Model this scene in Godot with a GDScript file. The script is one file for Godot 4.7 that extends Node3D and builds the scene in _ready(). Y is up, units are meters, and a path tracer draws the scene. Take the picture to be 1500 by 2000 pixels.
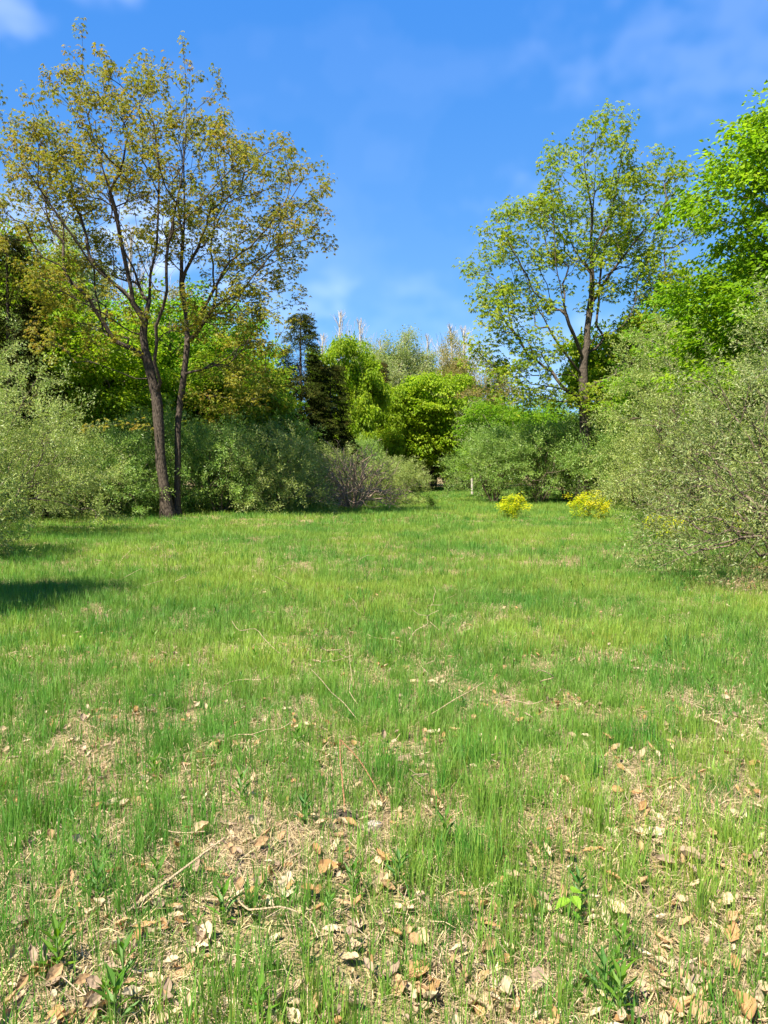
extends Node3D

# A May meadow between two spring trees, shrubs and a wood behind. Units are metres, the camera stands at x = 0, z = 0 and looks towards -z.

var rng := RandomNumberGenerator.new()
var lump := FastNoiseLite.new()
var patch := FastNoiseLite.new()
var fine := FastNoiseLite.new()
var names := {}
var M := {}
var S := {}

const HICKORY_LIMBS := [
	[-0.04,0,0, -0.18,1.24,0, -0.26,1.81,0, -0.33,3.4,0, -0.4,4.21,0, -0.63,5.28,0.1, -0.77,6.19,0.1, -0.72,6.73,0.1, -0.58,7.36,0, -0.53,8.22,0, -0.4,9.03,-0.2, -0.35,9.84,-0.3, -0.32,11.94,-0.4, -0.53,14.22,-0.3, -0.67,15.62,-0.3],
	[-0.77,6.73,0.1, -1.02,7.21,0.4, -1.39,7.64,0.8, -1.98,8.17,1.2, -2.51,9.08,1.7, -3.33,10.38,2.1, -4.19,11.94,2.3, -4.44,13.17,2.4],
	[-0.98,7.15,0.3, -1.12,8.22,0.6, -1.24,9.29,0.9, -1.33,10.1,1.1, -1.54,11.06,1.4, -1.84,12.29,1.6, -2.19,14.04,1.8],
	[-0.63,6.84,0.1, -0.21,7.1,-0.3, 0.28,7.36,-0.7, 0.54,7.64,-1, 0.96,7.96,-1.2, 1.46,8.54,-1.5, 1.77,9.13,-1.7, 2.19,10.01,-1.9, 2.59,11.24,-2, 3.07,12.47,-2.2],
	[-0.37,4.21,0, -0.16,4.59,0.3, -0.26,5.22,0.6, -0.12,5.82,0.8, -0.11,6.35,0.9, 0.18,6.89,1.1, 0.35,7.42,1.2, 0.4,8.43,1.4, 0.74,9.84,1.6, 1.09,11.24,1.8, 1.26,13.17,2, 1.14,14.92,2],
	[-0.89,6.14,0.1, -1.33,6.4,0.6, -1.75,6.73,1.1, -2.4,7.05,1.6, -3.16,7.47,2.2, -3.86,7.99,2.8, -4.73,8.96,3.2],
	[-0.58,4.49,0, -0.96,4.7,0.4, -1.6,4.96,0.8, -2.45,5.28,1.4, -3.21,5.66,1.9],
	[-0.33,2.93,0, -0.68,3.12,0.3, -1.39,3.17,0.8, -2.4,3.07,1.2],
	[0.12,0,-0.45, 0.17,1.54,-0.5, 0.22,3.42,-0.5, 0.37,4.49,-0.5, 0.49,5.38,-0.5, 0.56,6.08,-0.55, 0.51,6.89,-0.6, 0.4,7.7,-0.6, 0.35,8.49,-0.7, 0.35,9.29,-0.8, 0.42,10.36,-0.9, 0.35,11.76,-1.2, 0.26,13.87,-1.5],
	[0.54,6.5,-0.6, 0.91,7.05,-1, 1.17,7.8,-1.4, 1.4,8.38,-1.7, 1.93,9.49,-2.3, 2.14,11.06,-2.6],
	[0.58,5.93,-0.55, 0.91,6.24,-0.2, 1.46,6.79,0.3, 1.98,7.15,0.8, 2.74,7.42,1.2, 3.26,7.91,1.5, 4.03,8.7,1.7, 4.7,9.49,1.9],
	[0.51,5.01,-0.5, 1.12,5.07,-0.2, 1.67,5.17,0.2, 2.19,5.38,0.5],
	[0.35,4.26,-0.5, 0.88,4.26,0, 1.56,4.14,0.4, 2.37,4,0.8],
	[0.49,5.45,-0.5, 0.18,5.8,-1.2, -0.53,6.5,-2.2, -1.4,7.38,-3, -1.93,8.96,-3.4],
]
const TALL_TREE_LIMBS := [
	[-0.1,0,0, 0,1.36,0, 0.07,2.34,0, 0.05,3.97,0, -0.05,5.6,0, -0.05,6.96,0, 0.1,7.67,0, 0.1,8.32,0, 0.22,9.4,0, 0.3,10.49,0, 0.22,12.39,0, 0.32,14.53,0, 0.42,16.66,0, 0.49,18.38,0],
	[-0.05,6.79,0, -0.59,7.77,0.6, -1.01,8.41,1, -1.33,9.23,1.3, -1.6,10.22,1.6, -1.83,11.01,1.8, -2.02,13.45,2, -2.22,15.3,2.1],
	[-0.05,6.17,0, -0.42,6.46,0.2, -1.18,7.23,0.7, -1.78,7.87,1.1, -2.27,8.64,1.4, -2.76,9.23,1.7, -3.18,10.22,2, -3.7,11.23,2.2, -4.44,12.46,2.4],
	[-0.05,5.8,0, -0.42,6.22,-0.3, -1.78,6.32,-1, -3.13,6.34,-1.6, -4.07,6.66,-2],
	[-0.05,4.81,0, -0.42,5.11,0.2, -1.01,5.43,0.6, -1.88,5.55,1, -3.23,5.65,1.6, -4.07,5.85,2, -5.06,6.29,2.3],
	[0.02,7.28,0, 0.62,7.53,-0.4, 1.11,8.14,-0.8, 0.79,8.74,-1, 0.94,9.75,-1.2, 1.04,10.98,-1.4, 1.36,12.95,-1.7, 2.02,15.18,-2],
	[0.22,9.4,0, 0.74,10.49,0.7, 1.85,12.09,1.5, 3.01,13.69,2.2, 3.7,15.18,2.5],
	[0.27,10.24,0, 1.36,11.23,-0.8, 2.84,11.97,-1.6, 4.19,13.45,-2.2],
	[0.22,11.97,0, 0.86,13.45,0.8, 1.23,15.67,1.2, 1.6,17.64,1.4],
	[0.22,10.98,0, -0.49,12.71,-1, -0.86,14.93,-1.6, -1.11,16.9,-1.8],
	[0.3,13.69,0, -0.3,15.42,0.8, -0.54,17.4,1.1],
]

func _ready():
	rng.seed = 20240512
	lump.seed = 3; lump.frequency = 0.05
	patch.seed = 11; patch.frequency = 0.35; patch.fractal_octaves = 4
	fine.seed = 29; fine.frequency = 1.6; fine.fractal_octaves = 3
	set_camera()
	set_light()
	make_materials()
	make_sprays()
	build_ground()
	build_big_trees()
	build_wood()
	build_shrubs()
	build_grass()
	build_litter()
	build_small_plants()


func set_camera():
	var c := Camera3D.new()
	c.name = "camera"
	c.position = Vector3(0, 1.6, 0)
	c.rotation_degrees.x = -2.97
	c.fov = 66.0
	c.near = 0.05
	c.far = 900.0
	add_child(c)
	c.current = true


func lin(r, g, b) -> Color:
	return Color(r, g, b).linear_to_srgb()


func set_light():
	var sun := DirectionalLight3D.new()
	sun.name = "sun"
	var az := deg_to_rad(SUN_LEFT)
	var el := deg_to_rad(SUN_UP)
	var from := Vector3(-sin(az) * cos(el), sin(el), -cos(az) * cos(el))
	sun.look_at_from_position(from * 50.0, Vector3.ZERO, Vector3.UP)
	sun.light_color = Color(1.0, 0.965, 0.9)
	sun.light_energy = 1.6
	sun.light_angular_distance = 0.53
	sun.shadow_enabled = true
	add_child(sun)
	var sky := ProceduralSkyMaterial.new()
	sky.sky_top_color = lin(0.015, 0.082, 0.262)
	sky.sky_horizon_color = lin(0.115, 0.25, 0.39)
	sky.sky_curve = 0.16
	sky.ground_horizon_color = lin(0.10, 0.13, 0.10)
	sky.ground_bottom_color = lin(0.06, 0.08, 0.04)
	sky.sun_angle_max = 1.0
	sky.sky_cover = cloud_cover()
	var e := Environment.new()
	e.background_mode = Environment.BG_SKY
	e.sky = Sky.new()
	e.sky.sky_material = sky
	e.tonemap_mode = Environment.TONE_MAPPER_LINEAR
	e.tonemap_exposure = EXPOSURE
	e.sdfgi_enabled = true
	e.ssao_enabled = true
	e.ssil_enabled = true
	var w := WorldEnvironment.new()
	w.name = "air"
	w.environment = e
	add_child(w)


const SUN_LEFT := 142.0
const SUN_UP := 55.0
const EXPOSURE := 3.4


func cloud_cover() -> ImageTexture:
	var wide := 1024
	var high := 512
	var im := Image.create(wide, high, false, Image.FORMAT_RGBA8)
	var n := FastNoiseLite.new()
	n.seed = 5; n.frequency = 1.6; n.fractal_octaves = 5; n.fractal_gain = 0.55
	var thin := FastNoiseLite.new()
	thin.seed = 8; thin.frequency = 0.5; thin.fractal_octaves = 4
	# small fair-weather clouds: azimuth and elevation in degrees, size, strength
	var puffs := [[-25.5, 27.0, 2.4, 0.32], [-19.5, 30.0, 2.6, 0.4], [-22.0, 14.0, 7.0, 0.5], [-14.0, 15.5, 5.0, 0.38], [-8.0, 12.0, 5.0, 0.22], [22.0, 26.0, 9.0, 0.13], [14.0, 17.0, 7.0, 0.14], [12.0, 7.0, 7.0, 0.35], [4.0, 9.0, 8.0, 0.1],
		[60.0, 30.0, 8.0, 0.6], [95.0, 22.0, 7.0, 0.7], [140.0, 35.0, 9.0, 0.5], [-75.0, 24.0, 8.0, 0.6], [-110.0, 33.0, 8.0, 0.6], [-150.0, 20.0, 9.0, 0.7], [175.0, 28.0, 7.0, 0.5], [40.0, 55.0, 9.0, 0.3], [-60.0, 60.0, 9.0, 0.3]]
	for j in high / 2:
		var el := 90.0 - (j + 0.5) / high * 180.0
		for i in wide:
			var az := wrapf((i + 0.5) / wide * 360.0, -180.0, 180.0)
			var a := deg_to_rad(az)
			var b := deg_to_rad(el)
			var d := Vector3(sin(a) * cos(b), sin(b), -cos(a) * cos(b))
			var flat := Vector3(d.x, d.y * 2.2, d.z)
			var v := maxf(0.0, thin.get_noise_3dv(flat * 4.0) - 0.05) * 0.16
			for p in puffs:
				var da: float = absf(wrapf(az - p[0], -180.0, 180.0)) * cos(b)
				if da > p[2] * 1.6:
					continue
				var de: float = (el - p[1]) * 2.0
				var q: float = 1.0 - sqrt(da * da + de * de) / (p[2] * 1.5)
				if q > 0.0:
					v += p[3] * clampf(q * 1.2 + n.get_noise_3dv(flat * 9.0) * 1.3 - 0.15, 0.0, 1.0) * minf(1.0, q * 3.0)
			v = clampf(v, 0.0, 1.0)
			im.set_pixel(i, j, Color(1.0, 0.97, 0.95, v * 0.26))
	return ImageTexture.create_from_image(im)


# ---------------------------------------------------------------- names, labels

func numbered(called: String) -> String:
	var n: int = names.get(called, 0)
	names[called] = n + 1
	return called if n == 0 else "%s_%03d" % [called, n]


func tag(o: Node3D, label := "", category := "", group := "", kind := ""):
	if label: o.set_meta("label", label)
	if category: o.set_meta("category", category)
	if group: o.set_meta("group", group)
	if kind: o.set_meta("kind", kind)


func thing(called: String, at: Vector3, turn: float, label: String, category: String, group := "") -> Node3D:
	var o := Node3D.new()
	o.name = numbered(called)
	add_child(o)
	o.position = at
	o.rotation.y = turn
	tag(o, label, category, group)
	return o


func part(called: String, mesh: Mesh, material: Material, parent: Node3D) -> MeshInstance3D:
	var o := MeshInstance3D.new()
	o.name = called
	o.mesh = mesh
	o.material_override = material
	parent.add_child(o, true)
	return o


func single(called: String, mesh: Mesh, material: Material, at: Transform3D, label: String, category: String, group := "") -> MeshInstance3D:
	var o := MeshInstance3D.new()
	o.name = numbered(called)
	o.mesh = mesh
	o.material_override = material
	add_child(o)
	o.transform = at
	tag(o, label, category, group)
	return o


func scatter(called: String, mesh: Mesh, material: Material, places: Array, tints: Array, parent: Node3D) -> MultiMeshInstance3D:
	var mm := MultiMesh.new()
	mm.transform_format = MultiMesh.TRANSFORM_3D
	mm.use_colors = true
	mm.mesh = mesh
	mm.instance_count = places.size()
	for i in places.size():
		mm.set_instance_transform(i, places[i])
		mm.set_instance_color(i, tints[i])
	var o := MultiMeshInstance3D.new()
	o.name = called
	o.multimesh = mm
	o.material_override = material
	parent.add_child(o, true)
	o.set_meta("kind", "stuff")
	return o


func mesh_of(v: PackedVector3Array, idx: PackedInt32Array, n = null, c = null) -> ArrayMesh:
	var a := []
	a.resize(Mesh.ARRAY_MAX)
	a[Mesh.ARRAY_VERTEX] = v
	a[Mesh.ARRAY_INDEX] = idx
	if n != null: a[Mesh.ARRAY_NORMAL] = n
	if c != null: a[Mesh.ARRAY_COLOR] = c
	var m := ArrayMesh.new()
	m.add_surface_from_arrays(Mesh.PRIMITIVE_TRIANGLES, a)
	return m


func any_dir() -> Vector3:
	var y := rng.randf_range(-1.0, 1.0)
	var a := rng.randf() * TAU
	var r := sqrt(1.0 - y * y)
	return Vector3(cos(a) * r, y, sin(a) * r)


func ground_height(x: float, z: float) -> float:
	return lump.get_noise_2d(x, z) * 0.16 + patch.get_noise_2d(x, z) * 0.035


func on_ground(x: float, z: float, up := 0.0) -> Vector3:
	return Vector3(x, ground_height(x, z) + up, z)


# ---------------------------------------------------------------- materials

func noise_texture(freq: float, colors: Array, size := 512, octaves := 5, seeded := 1, kind := FastNoiseLite.TYPE_SIMPLEX_SMOOTH) -> NoiseTexture2D:
	var n := FastNoiseLite.new()
	n.noise_type = kind
	n.seed = seeded
	n.frequency = freq
	n.fractal_octaves = octaves
	var t := NoiseTexture2D.new()
	t.width = size
	t.height = size
	t.seamless = true
	t.noise = n
	if colors:
		var g := Gradient.new()
		g.offsets = PackedFloat32Array(range(colors.size()).map(func(k): return k / float(colors.size() - 1)))
		g.colors = PackedColorArray(colors)
		t.color_ramp = g
	return t


func leaf_material(called: String, through: Color, rough := 0.5, spec := 0.35) -> StandardMaterial3D:
	var m := StandardMaterial3D.new()
	m.resource_name = called
	m.vertex_color_use_as_albedo = true
	m.roughness = rough
	m.metallic_specular = spec
	m.cull_mode = BaseMaterial3D.CULL_DISABLED
	m.backlight_enabled = true
	m.backlight = through.linear_to_srgb()
	return m


func bark_material(called: String, dark: Color, light: Color, scale := 1.0) -> StandardMaterial3D:
	var m := StandardMaterial3D.new()
	m.resource_name = called
	m.albedo_texture = noise_texture(0.03, [dark, dark.lerp(light, 0.45), light, dark.lerp(light, 0.7)], 256, 5, 17)
	m.uv1_triplanar = true
	m.uv1_scale = Vector3(2.2, 0.7, 2.2) * scale
	m.heightmap_enabled = true
	m.heightmap_scale = 2.0
	m.heightmap_texture = noise_texture(0.04, [], 256, 4, 23)
	m.roughness = 0.92
	m.metallic_specular = 0.2
	return m


func make_materials():
	M.leaf = leaf_material("leaf", Color(1.15, 1.25, 0.65))
	M.hickory_leaf = leaf_material("hickory leaf", Color(1.1, 1.0, 0.55))
	M.olive_leaf = leaf_material("shrub leaf", Color(0.85, 0.95, 0.6), 0.45, 0.5)
	M.needle = leaf_material("needle", Color(0.25, 0.3, 0.1), 0.8, 0.12)
	M.blade = leaf_material("grass blade", Color(0.9, 1.0, 0.45), 0.5, 0.4)
	M.straw = leaf_material("straw", Color(0.35, 0.3, 0.2), 0.75, 0.25)
	M.dry_leaf = leaf_material("dry leaf", Color(0.35, 0.25, 0.12), 0.85, 0.2)
	M.bark = bark_material("grey brown bark", lin(0.035, 0.028, 0.02), lin(0.19, 0.155, 0.115))
	M.hickory_bark = bark_material("furrowed dark bark", lin(0.018, 0.014, 0.011), lin(0.095, 0.076, 0.058))
	M.dark_bark = bark_material("dark bark", lin(0.022, 0.018, 0.014), lin(0.11, 0.09, 0.07))
	M.twig_bark = bark_material("shrub bark", lin(0.07, 0.052, 0.036), lin(0.21, 0.165, 0.12), 3.0)
	M.brown_twig = bark_material("brown twigs", lin(0.2, 0.14, 0.1), lin(0.42, 0.315, 0.235), 3.0)
	M.grey_bark = bark_material("pale grey bark", lin(0.20, 0.18, 0.155), lin(0.42, 0.39, 0.34))
	M.stalk = bark_material("dead stalk", lin(0.34, 0.24, 0.13), lin(0.62, 0.5, 0.31), 8.0)
	M.red_stalk = bark_material("red brown stalk", lin(0.22, 0.11, 0.05), lin(0.42, 0.24, 0.12), 8.0)
	M.stone = bark_material("pale stone", lin(0.42, 0.38, 0.31), lin(0.62, 0.58, 0.5), 6.0)
	M.soil = bark_material("dark soil", lin(0.03, 0.022, 0.016), lin(0.13, 0.1, 0.08), 9.0)
	var g := StandardMaterial3D.new()
	g.resource_name = "meadow soil and thatch"
	g.albedo_texture = noise_texture(0.02, [lin(0.055, 0.045, 0.022), lin(0.17, 0.13, 0.065), lin(0.27, 0.21, 0.115), lin(0.16, 0.135, 0.06), lin(0.07, 0.075, 0.025)], 1024, 6, 41)
	g.uv1_triplanar = true
	g.uv1_world_triplanar = true
	g.uv1_scale = Vector3(0.7, 0.7, 0.7)
	g.heightmap_enabled = true
	g.heightmap_scale = 2.5
	g.heightmap_texture = noise_texture(0.06, [], 1024, 5, 47)
	g.roughness = 1.0
	g.metallic_specular = 0.1
	M.ground = g


# ---------------------------------------------------------------- leaves

# one leaf: a blade folded along its midrib, pointed at both ends
func add_leaf(v: PackedVector3Array, idx: PackedInt32Array, c: PackedColorArray, from: Vector3, along: Vector3, face: Vector3, length: float, width: float, tint: Color, droop := 0.0):
	along = along.normalized()
	var side := along.cross(face).normalized()
	var up := side.cross(along).normalized()
	var fold := up * width * 0.22
	var tip := from + along * length - Vector3(0, droop * length, 0)
	var mid := from + along * length * 0.45 - Vector3(0, droop * length * 0.3, 0)
	var k := v.size()
	v.append(from); v.append(mid + side * width * 0.5 + fold); v.append(tip); v.append(mid - side * width * 0.5 + fold)
	for n in 4: c.append(tint)
	idx.append_array(PackedInt32Array([k, k + 1, k + 2, k, k + 2, k + 3]))


func leaf_tint(spread := 0.25) -> Color:
	var b := 1.0 + rng.randf_range(-spread, spread)
	return Color(b * rng.randf_range(0.8, 1.25), b, b * rng.randf_range(0.7, 1.4))


func spray(kind: String) -> ArrayMesh:
	var v := PackedVector3Array()
	var idx := PackedInt32Array()
	var c := PackedColorArray()
	match kind:
		"hickory":   # young compound leaves that hang from the twig end; +y is up
			for k in 5:
				var a := rng.randf() * TAU
				var out := Vector3(cos(a), rng.randf_range(-0.15, 0.5), sin(a)).normalized()
				var stalk := out * rng.randf_range(0.06, 0.26) + Vector3(0, rng.randf_range(-0.12, 0.16), 0)
				var tint := leaf_tint(0.2)
				for n in 5:
					var b := a + (n - 2) * 0.62 + rng.randf_range(-0.2, 0.2)
					var d := Vector3(cos(b), rng.randf_range(-1.1, -0.35), sin(b))
					var f := Vector3(rng.randf_range(-0.5, 0.5), 0.8, rng.randf_range(-0.5, 0.5))
					add_leaf(v, idx, c, stalk, d, f, rng.randf_range(0.09, 0.16), rng.randf_range(0.032, 0.05), tint * rng.randf_range(0.85, 1.15), 0.15)
		"maple":   # leaves in a loose flat layer along +z, which is the twig's own way
			for k in 17:
				var along := rng.randf_range(-0.05, 0.5)
				var side := rng.randf_range(-1.0, 1.0)
				var at := Vector3(side * 0.2 * (1.0 - absf(along - 0.2)), rng.randf_range(-0.06, 0.05), along)
				var d := Vector3(side + rng.randf_range(-0.4, 0.4), rng.randf_range(-0.75, 0.05), rng.randf_range(0.2, 1.0))
				var f := Vector3(rng.randf_range(-0.9, 0.9), 1.0, rng.randf_range(-0.9, 0.9))
				add_leaf(v, idx, c, at, d, f, rng.randf_range(0.075, 0.125), rng.randf_range(0.06, 0.095), leaf_tint(), 0.12)
		"broad":   # the same with more, wider leaves, for crowns farther off
			for k in 26:
				var along := rng.randf_range(-0.15, 0.6)
				var side := rng.randf_range(-1.0, 1.0)
				var at := Vector3(side * 0.38, rng.randf_range(-0.1, 0.09), along)
				var d := Vector3(side + rng.randf_range(-0.5, 0.5), rng.randf_range(-1.0, 0.1), rng.randf_range(0.1, 1.0))
				var f := Vector3(rng.randf_range(-1.0, 1.0), 1.0, rng.randf_range(-1.0, 1.0))
				add_leaf(v, idx, c, at, d, f, rng.randf_range(0.10, 0.16), rng.randf_range(0.08, 0.12), leaf_tint(), 0.12)
		"bud":   # tiny opening leaves, thinly set
			for k in 16:
				var at := any_dir() * rng.randf_range(0.05, 0.3)
				add_leaf(v, idx, c, at, any_dir() + Vector3(0, 0.3, 0), any_dir(), rng.randf_range(0.05, 0.085), rng.randf_range(0.025, 0.045), leaf_tint())
		"olive":   # narrow small leaves set round a shoot that grows along +z
			for k in 20:
				var along := rng.randf_range(-0.02, 0.34)
				var a := rng.randf() * TAU
				var d := Vector3(cos(a), sin(a), rng.randf_range(0.3, 1.4))
				var at := Vector3(cos(a), sin(a), 0) * rng.randf_range(0.0, 0.03) + Vector3(0, 0, along)
				add_leaf(v, idx, c, at, d, any_dir(), rng.randf_range(0.03, 0.055), rng.randf_range(0.012, 0.02), leaf_tint())
		"needles":   # a flat drooping spruce bough along +z
			for k in 34:
				var along := rng.randf_range(0.0, 0.5)
				var side := rng.randf_range(-1.0, 1.0) * (0.24 - along * 0.3)
				var at := Vector3(side, -absf(side) * 0.35 + rng.randf_range(-0.03, 0.02), along)
				var d := Vector3(side * 4.0 + rng.randf_range(-0.5, 0.5), rng.randf_range(-0.8, 0.3), rng.randf_range(0.3, 1.0))
				add_leaf(v, idx, c, at, d, any_dir(), rng.randf_range(0.09, 0.16), rng.randf_range(0.018, 0.03), leaf_tint(0.35))
		"yellow":
			for k in 14:
				var a := rng.randf() * TAU
				var at := Vector3(cos(a), 0, sin(a)) * rng.randf_range(0.0, 0.1) + Vector3(0, rng.randf_range(-0.08, 0.1), 0)
				var d := Vector3(cos(a), rng.randf_range(-0.3, 0.4), sin(a))
				add_leaf(v, idx, c, at, d, Vector3(rng.randf_range(-0.4, 0.4), 1.0, rng.randf_range(-0.4, 0.4)), rng.randf_range(0.05, 0.09), rng.randf_range(0.03, 0.05), leaf_tint(), 0.15)
	return mesh_of(v, idx, null, c)


func make_sprays():
	for kind in ["hickory", "maple", "broad", "bud", "olive", "needles", "yellow"]:
		S[kind] = [spray(kind), spray(kind), spray(kind)]


# ---------------------------------------------------------------- woody plants

class Wood:
	var pos := PackedVector3Array()
	var par := PackedInt32Array()
	var dir := PackedVector3Array()
	var plen := PackedFloat32Array()
	var rad := PackedFloat32Array()
	var tips := PackedInt32Array()

	func add(p: Vector3, parent: int) -> int:
		pos.append(p)
		par.append(parent)
		if parent < 0:
			dir.append(Vector3.UP)
			plen.append(0.0)
		else:
			var d := p - pos[parent]
			dir.append(d.normalized())
			plen.append(plen[parent] + d.length())
		return pos.size() - 1


func spline(p: Array, t: float) -> Vector3:
	var n := p.size()
	var k := mini(int(t), n - 2)
	var f := t - k
	var a: Vector3 = p[maxi(k - 1, 0)]
	var b: Vector3 = p[k]
	var c: Vector3 = p[k + 1]
	var d: Vector3 = p[mini(k + 2, n - 1)]
	return b.cubic_interpolate(c, a, d, f)


# a limb given by points: joined to the nearest node that is there already
func add_limb(w: Wood, p: Array, step: float, from_ground := false):
	var at := -1
	if w.pos.size() and not from_ground:
		var least := INF
		for i in w.pos.size():
			var d := w.pos[i].distance_squared_to(p[0])
			if d < least:
				least = d
				at = i
	else:
		at = w.add(p[0], -1)
	for k in p.size() - 1:
		var long: float = p[k].distance_to(p[k + 1])
		var cuts := maxi(1, int(round(long / step)))
		for n in cuts:
			at = w.add(spline(p, k + (n + 1.0) / cuts), at)


# each twig end grows from the node that reaches it with the least wood and the least bending
func grow(w: Wood, ends: Array, alpha: float, bend: float, step: float, sag: float, wobble: float):
	for t: Vector3 in ends:
		var best := -1
		var least := INF
		for i in w.pos.size():
			var p := w.pos[i]
			var d := p.distance_to(t)
			var cost := d + alpha * w.plen[i]
			if cost < least:
				cost += d * bend * (1.0 - w.dir[i].dot(t - p) / maxf(d, 0.001))
				if cost < least:
					least = cost
					best = i
		var from := w.pos[best]
		var long := from.distance_to(t)
		var control := from + w.dir[best] * long * 0.35 + (t - from) * 0.2 + Vector3(0, sag * long, 0)
		var cuts := maxi(1, int(round(long / step)))
		var at := best
		for n in cuts:
			var f := (n + 1.0) / cuts
			var q := from.lerp(control, f).lerp(control.lerp(t, f), f)
			if n < cuts - 1:
				q += any_dir() * wobble * minf(long, 1.0)
			at = w.add(q, at)


func thicken(w: Wood, base_radius: float, tip_radius: float):
	var n := w.pos.size()
	w.tips.resize(n)
	w.tips.fill(0)
	for i in range(n - 1, -1, -1):
		if w.tips[i] == 0:
			w.tips[i] = 1
		if w.par[i] >= 0:
			w.tips[w.par[i]] += w.tips[i]
	var most := 2
	for i in n:
		most = maxi(most, w.tips[i])
	var e := log(base_radius / tip_radius) / log(most)
	w.rad.resize(n)
	for i in n:
		w.rad[i] = tip_radius * pow(w.tips[i], e)


func wood_mesh(w: Wood, rough := 0.06, flare := 0.0) -> ArrayMesh:
	var n := w.pos.size()
	var next := PackedInt32Array()
	next.resize(n)
	next.fill(-1)
	for i in n:
		var p := w.par[i]
		if p >= 0 and (next[p] < 0 or w.rad[i] > w.rad[next[p]]):
			next[p] = i
	var v := PackedVector3Array()
	var nn := PackedVector3Array()
	var idx := PackedInt32Array()
	for i in n:
		var p := w.par[i]
		if p >= 0 and next[p] == i:
			continue
		var chain := PackedInt32Array()
		if p >= 0: chain.append(p)
		var k := i
		while k >= 0:
			chain.append(k)
			k = next[k]
		if chain.size() < 2:
			continue
		var r0 := w.rad[i]
		var sides := 10 if r0 > 0.09 else 7 if r0 > 0.035 else 4 if r0 > 0.012 else 3
		var across := w.dir[chain[1]].cross(Vector3(0.31, 0.17, 0.93)).normalized()
		var first := v.size()
		for q in chain.size():
			var a := chain[q]
			var d := w.dir[chain[mini(q + 1, chain.size() - 1)]]
			if q > 0: d = (d + w.dir[a]).normalized()
			across = (across - d * across.dot(d)).normalized()
			var other := d.cross(across)
			var r := w.rad[a]
			if q == 0 and p >= 0: r = minf(r, r0 * 1.25)
			if flare > 0.0 and p < 0:
				r *= 1.0 + flare * exp(-(w.pos[a].y - w.pos[i].y) * 2.6)
			for s in sides:
				var t := TAU * s / sides
				var o := across * cos(t) + other * sin(t)
				var rr := r
				if sides > 6:
					rr *= 1.0 + rough * fine.get_noise_3dv(w.pos[a] * 2.0 + o * 1.3) * 2.0
					if flare > 0.0 and p < 0:
						rr *= 1.0 + 0.25 * flare * sin(t * 4.0 + i) * exp(-(w.pos[a].y - w.pos[i].y) * 3.0)
				v.append(w.pos[a] + o * rr)
				nn.append(o)
		for q in chain.size() - 1:
			for s in sides:
				var a := first + q * sides + s
				var b := first + q * sides + (s + 1) % sides
				idx.append_array(PackedInt32Array([a, a + sides, b, b, a + sides, b + sides]))
	return mesh_of(v, idx, nn)


# twig ends inside ellipsoids [cx, cy, cz, rx, ry, rz, how many], gathered in clumps
func ends_in(shells: Array, clump: float, per: int, hollow := 0.42) -> Array:
	var out := []
	for s in shells:
		var left: int = s[6]
		while left > 0:
			var u := pow(rng.randf(), hollow)
			var d := any_dir() * u
			var mid := Vector3(s[0] + d.x * s[3], s[1] + d.y * s[4], s[2] + d.z * s[5])
			for k in mini(left, rng.randi_range(maxi(1, per / 2), per)):
				out.append(mid + Vector3(rng.randfn() * clump, rng.randfn() * clump * 0.7, rng.randfn() * clump))
				left -= 1
	return out


func by_distance(ends: Array, from: Vector3) -> Array:
	var keyed := []
	for t: Vector3 in ends:
		keyed.append([t.distance_to(from), t])
	keyed.sort_custom(func(a, b): return a[0] < b[0])
	return keyed.map(func(k): return k[1])


# leaves at twig ends and along thin twigs; palette is an array of linear colours
func leaf_places(w: Wood, palette: Array, size: float, share: float, thin: int, mode: String, per_tip := 1, spread := 0.08) -> Array:
	var places := []
	var tints := []
	for i in w.pos.size():
		if w.tips[i] > thin or w.par[i] < 0:
			continue
		var tip := w.tips[i] == 1
		if not tip and rng.randf() > share:
			continue
		for k in (per_tip if tip else 1):
			var d := w.dir[i]
			var s := size * rng.randf_range(0.7, 1.25)
			var b: Basis
			if mode == "hang":
				b = Basis(Vector3.UP, rng.randf() * TAU) * Basis(Vector3.RIGHT, rng.randf_range(-0.35, 0.35))
			elif mode == "layer":
				var f := Vector3(d.x, clampf(d.y, -0.3, 0.35) + rng.randf_range(-0.25, 0.15), d.z) + any_dir() * 0.45
				f.y *= 0.6
				b = Basis.looking_at(-f.normalized(), Vector3.UP)
			else:
				var f := (d + any_dir() * 0.5).normalized()
				b = Basis.looking_at(-f, any_dir())
			places.append(Transform3D(b.scaled(Vector3.ONE * s), w.pos[i] + any_dir() * spread * rng.randf()))
			var q: float = clampf(fine.get_noise_3dv(w.pos[i] * 0.55) * 0.9 + 0.5 + rng.randf_range(-0.3, 0.3), 0.0, 0.999) * (palette.size() - 1)
			var col: Color = palette[int(q)].lerp(palette[int(q) + 1], q - int(q))
			tints.append(col * rng.randf_range(0.85, 1.15))
	return [places, tints]


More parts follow.
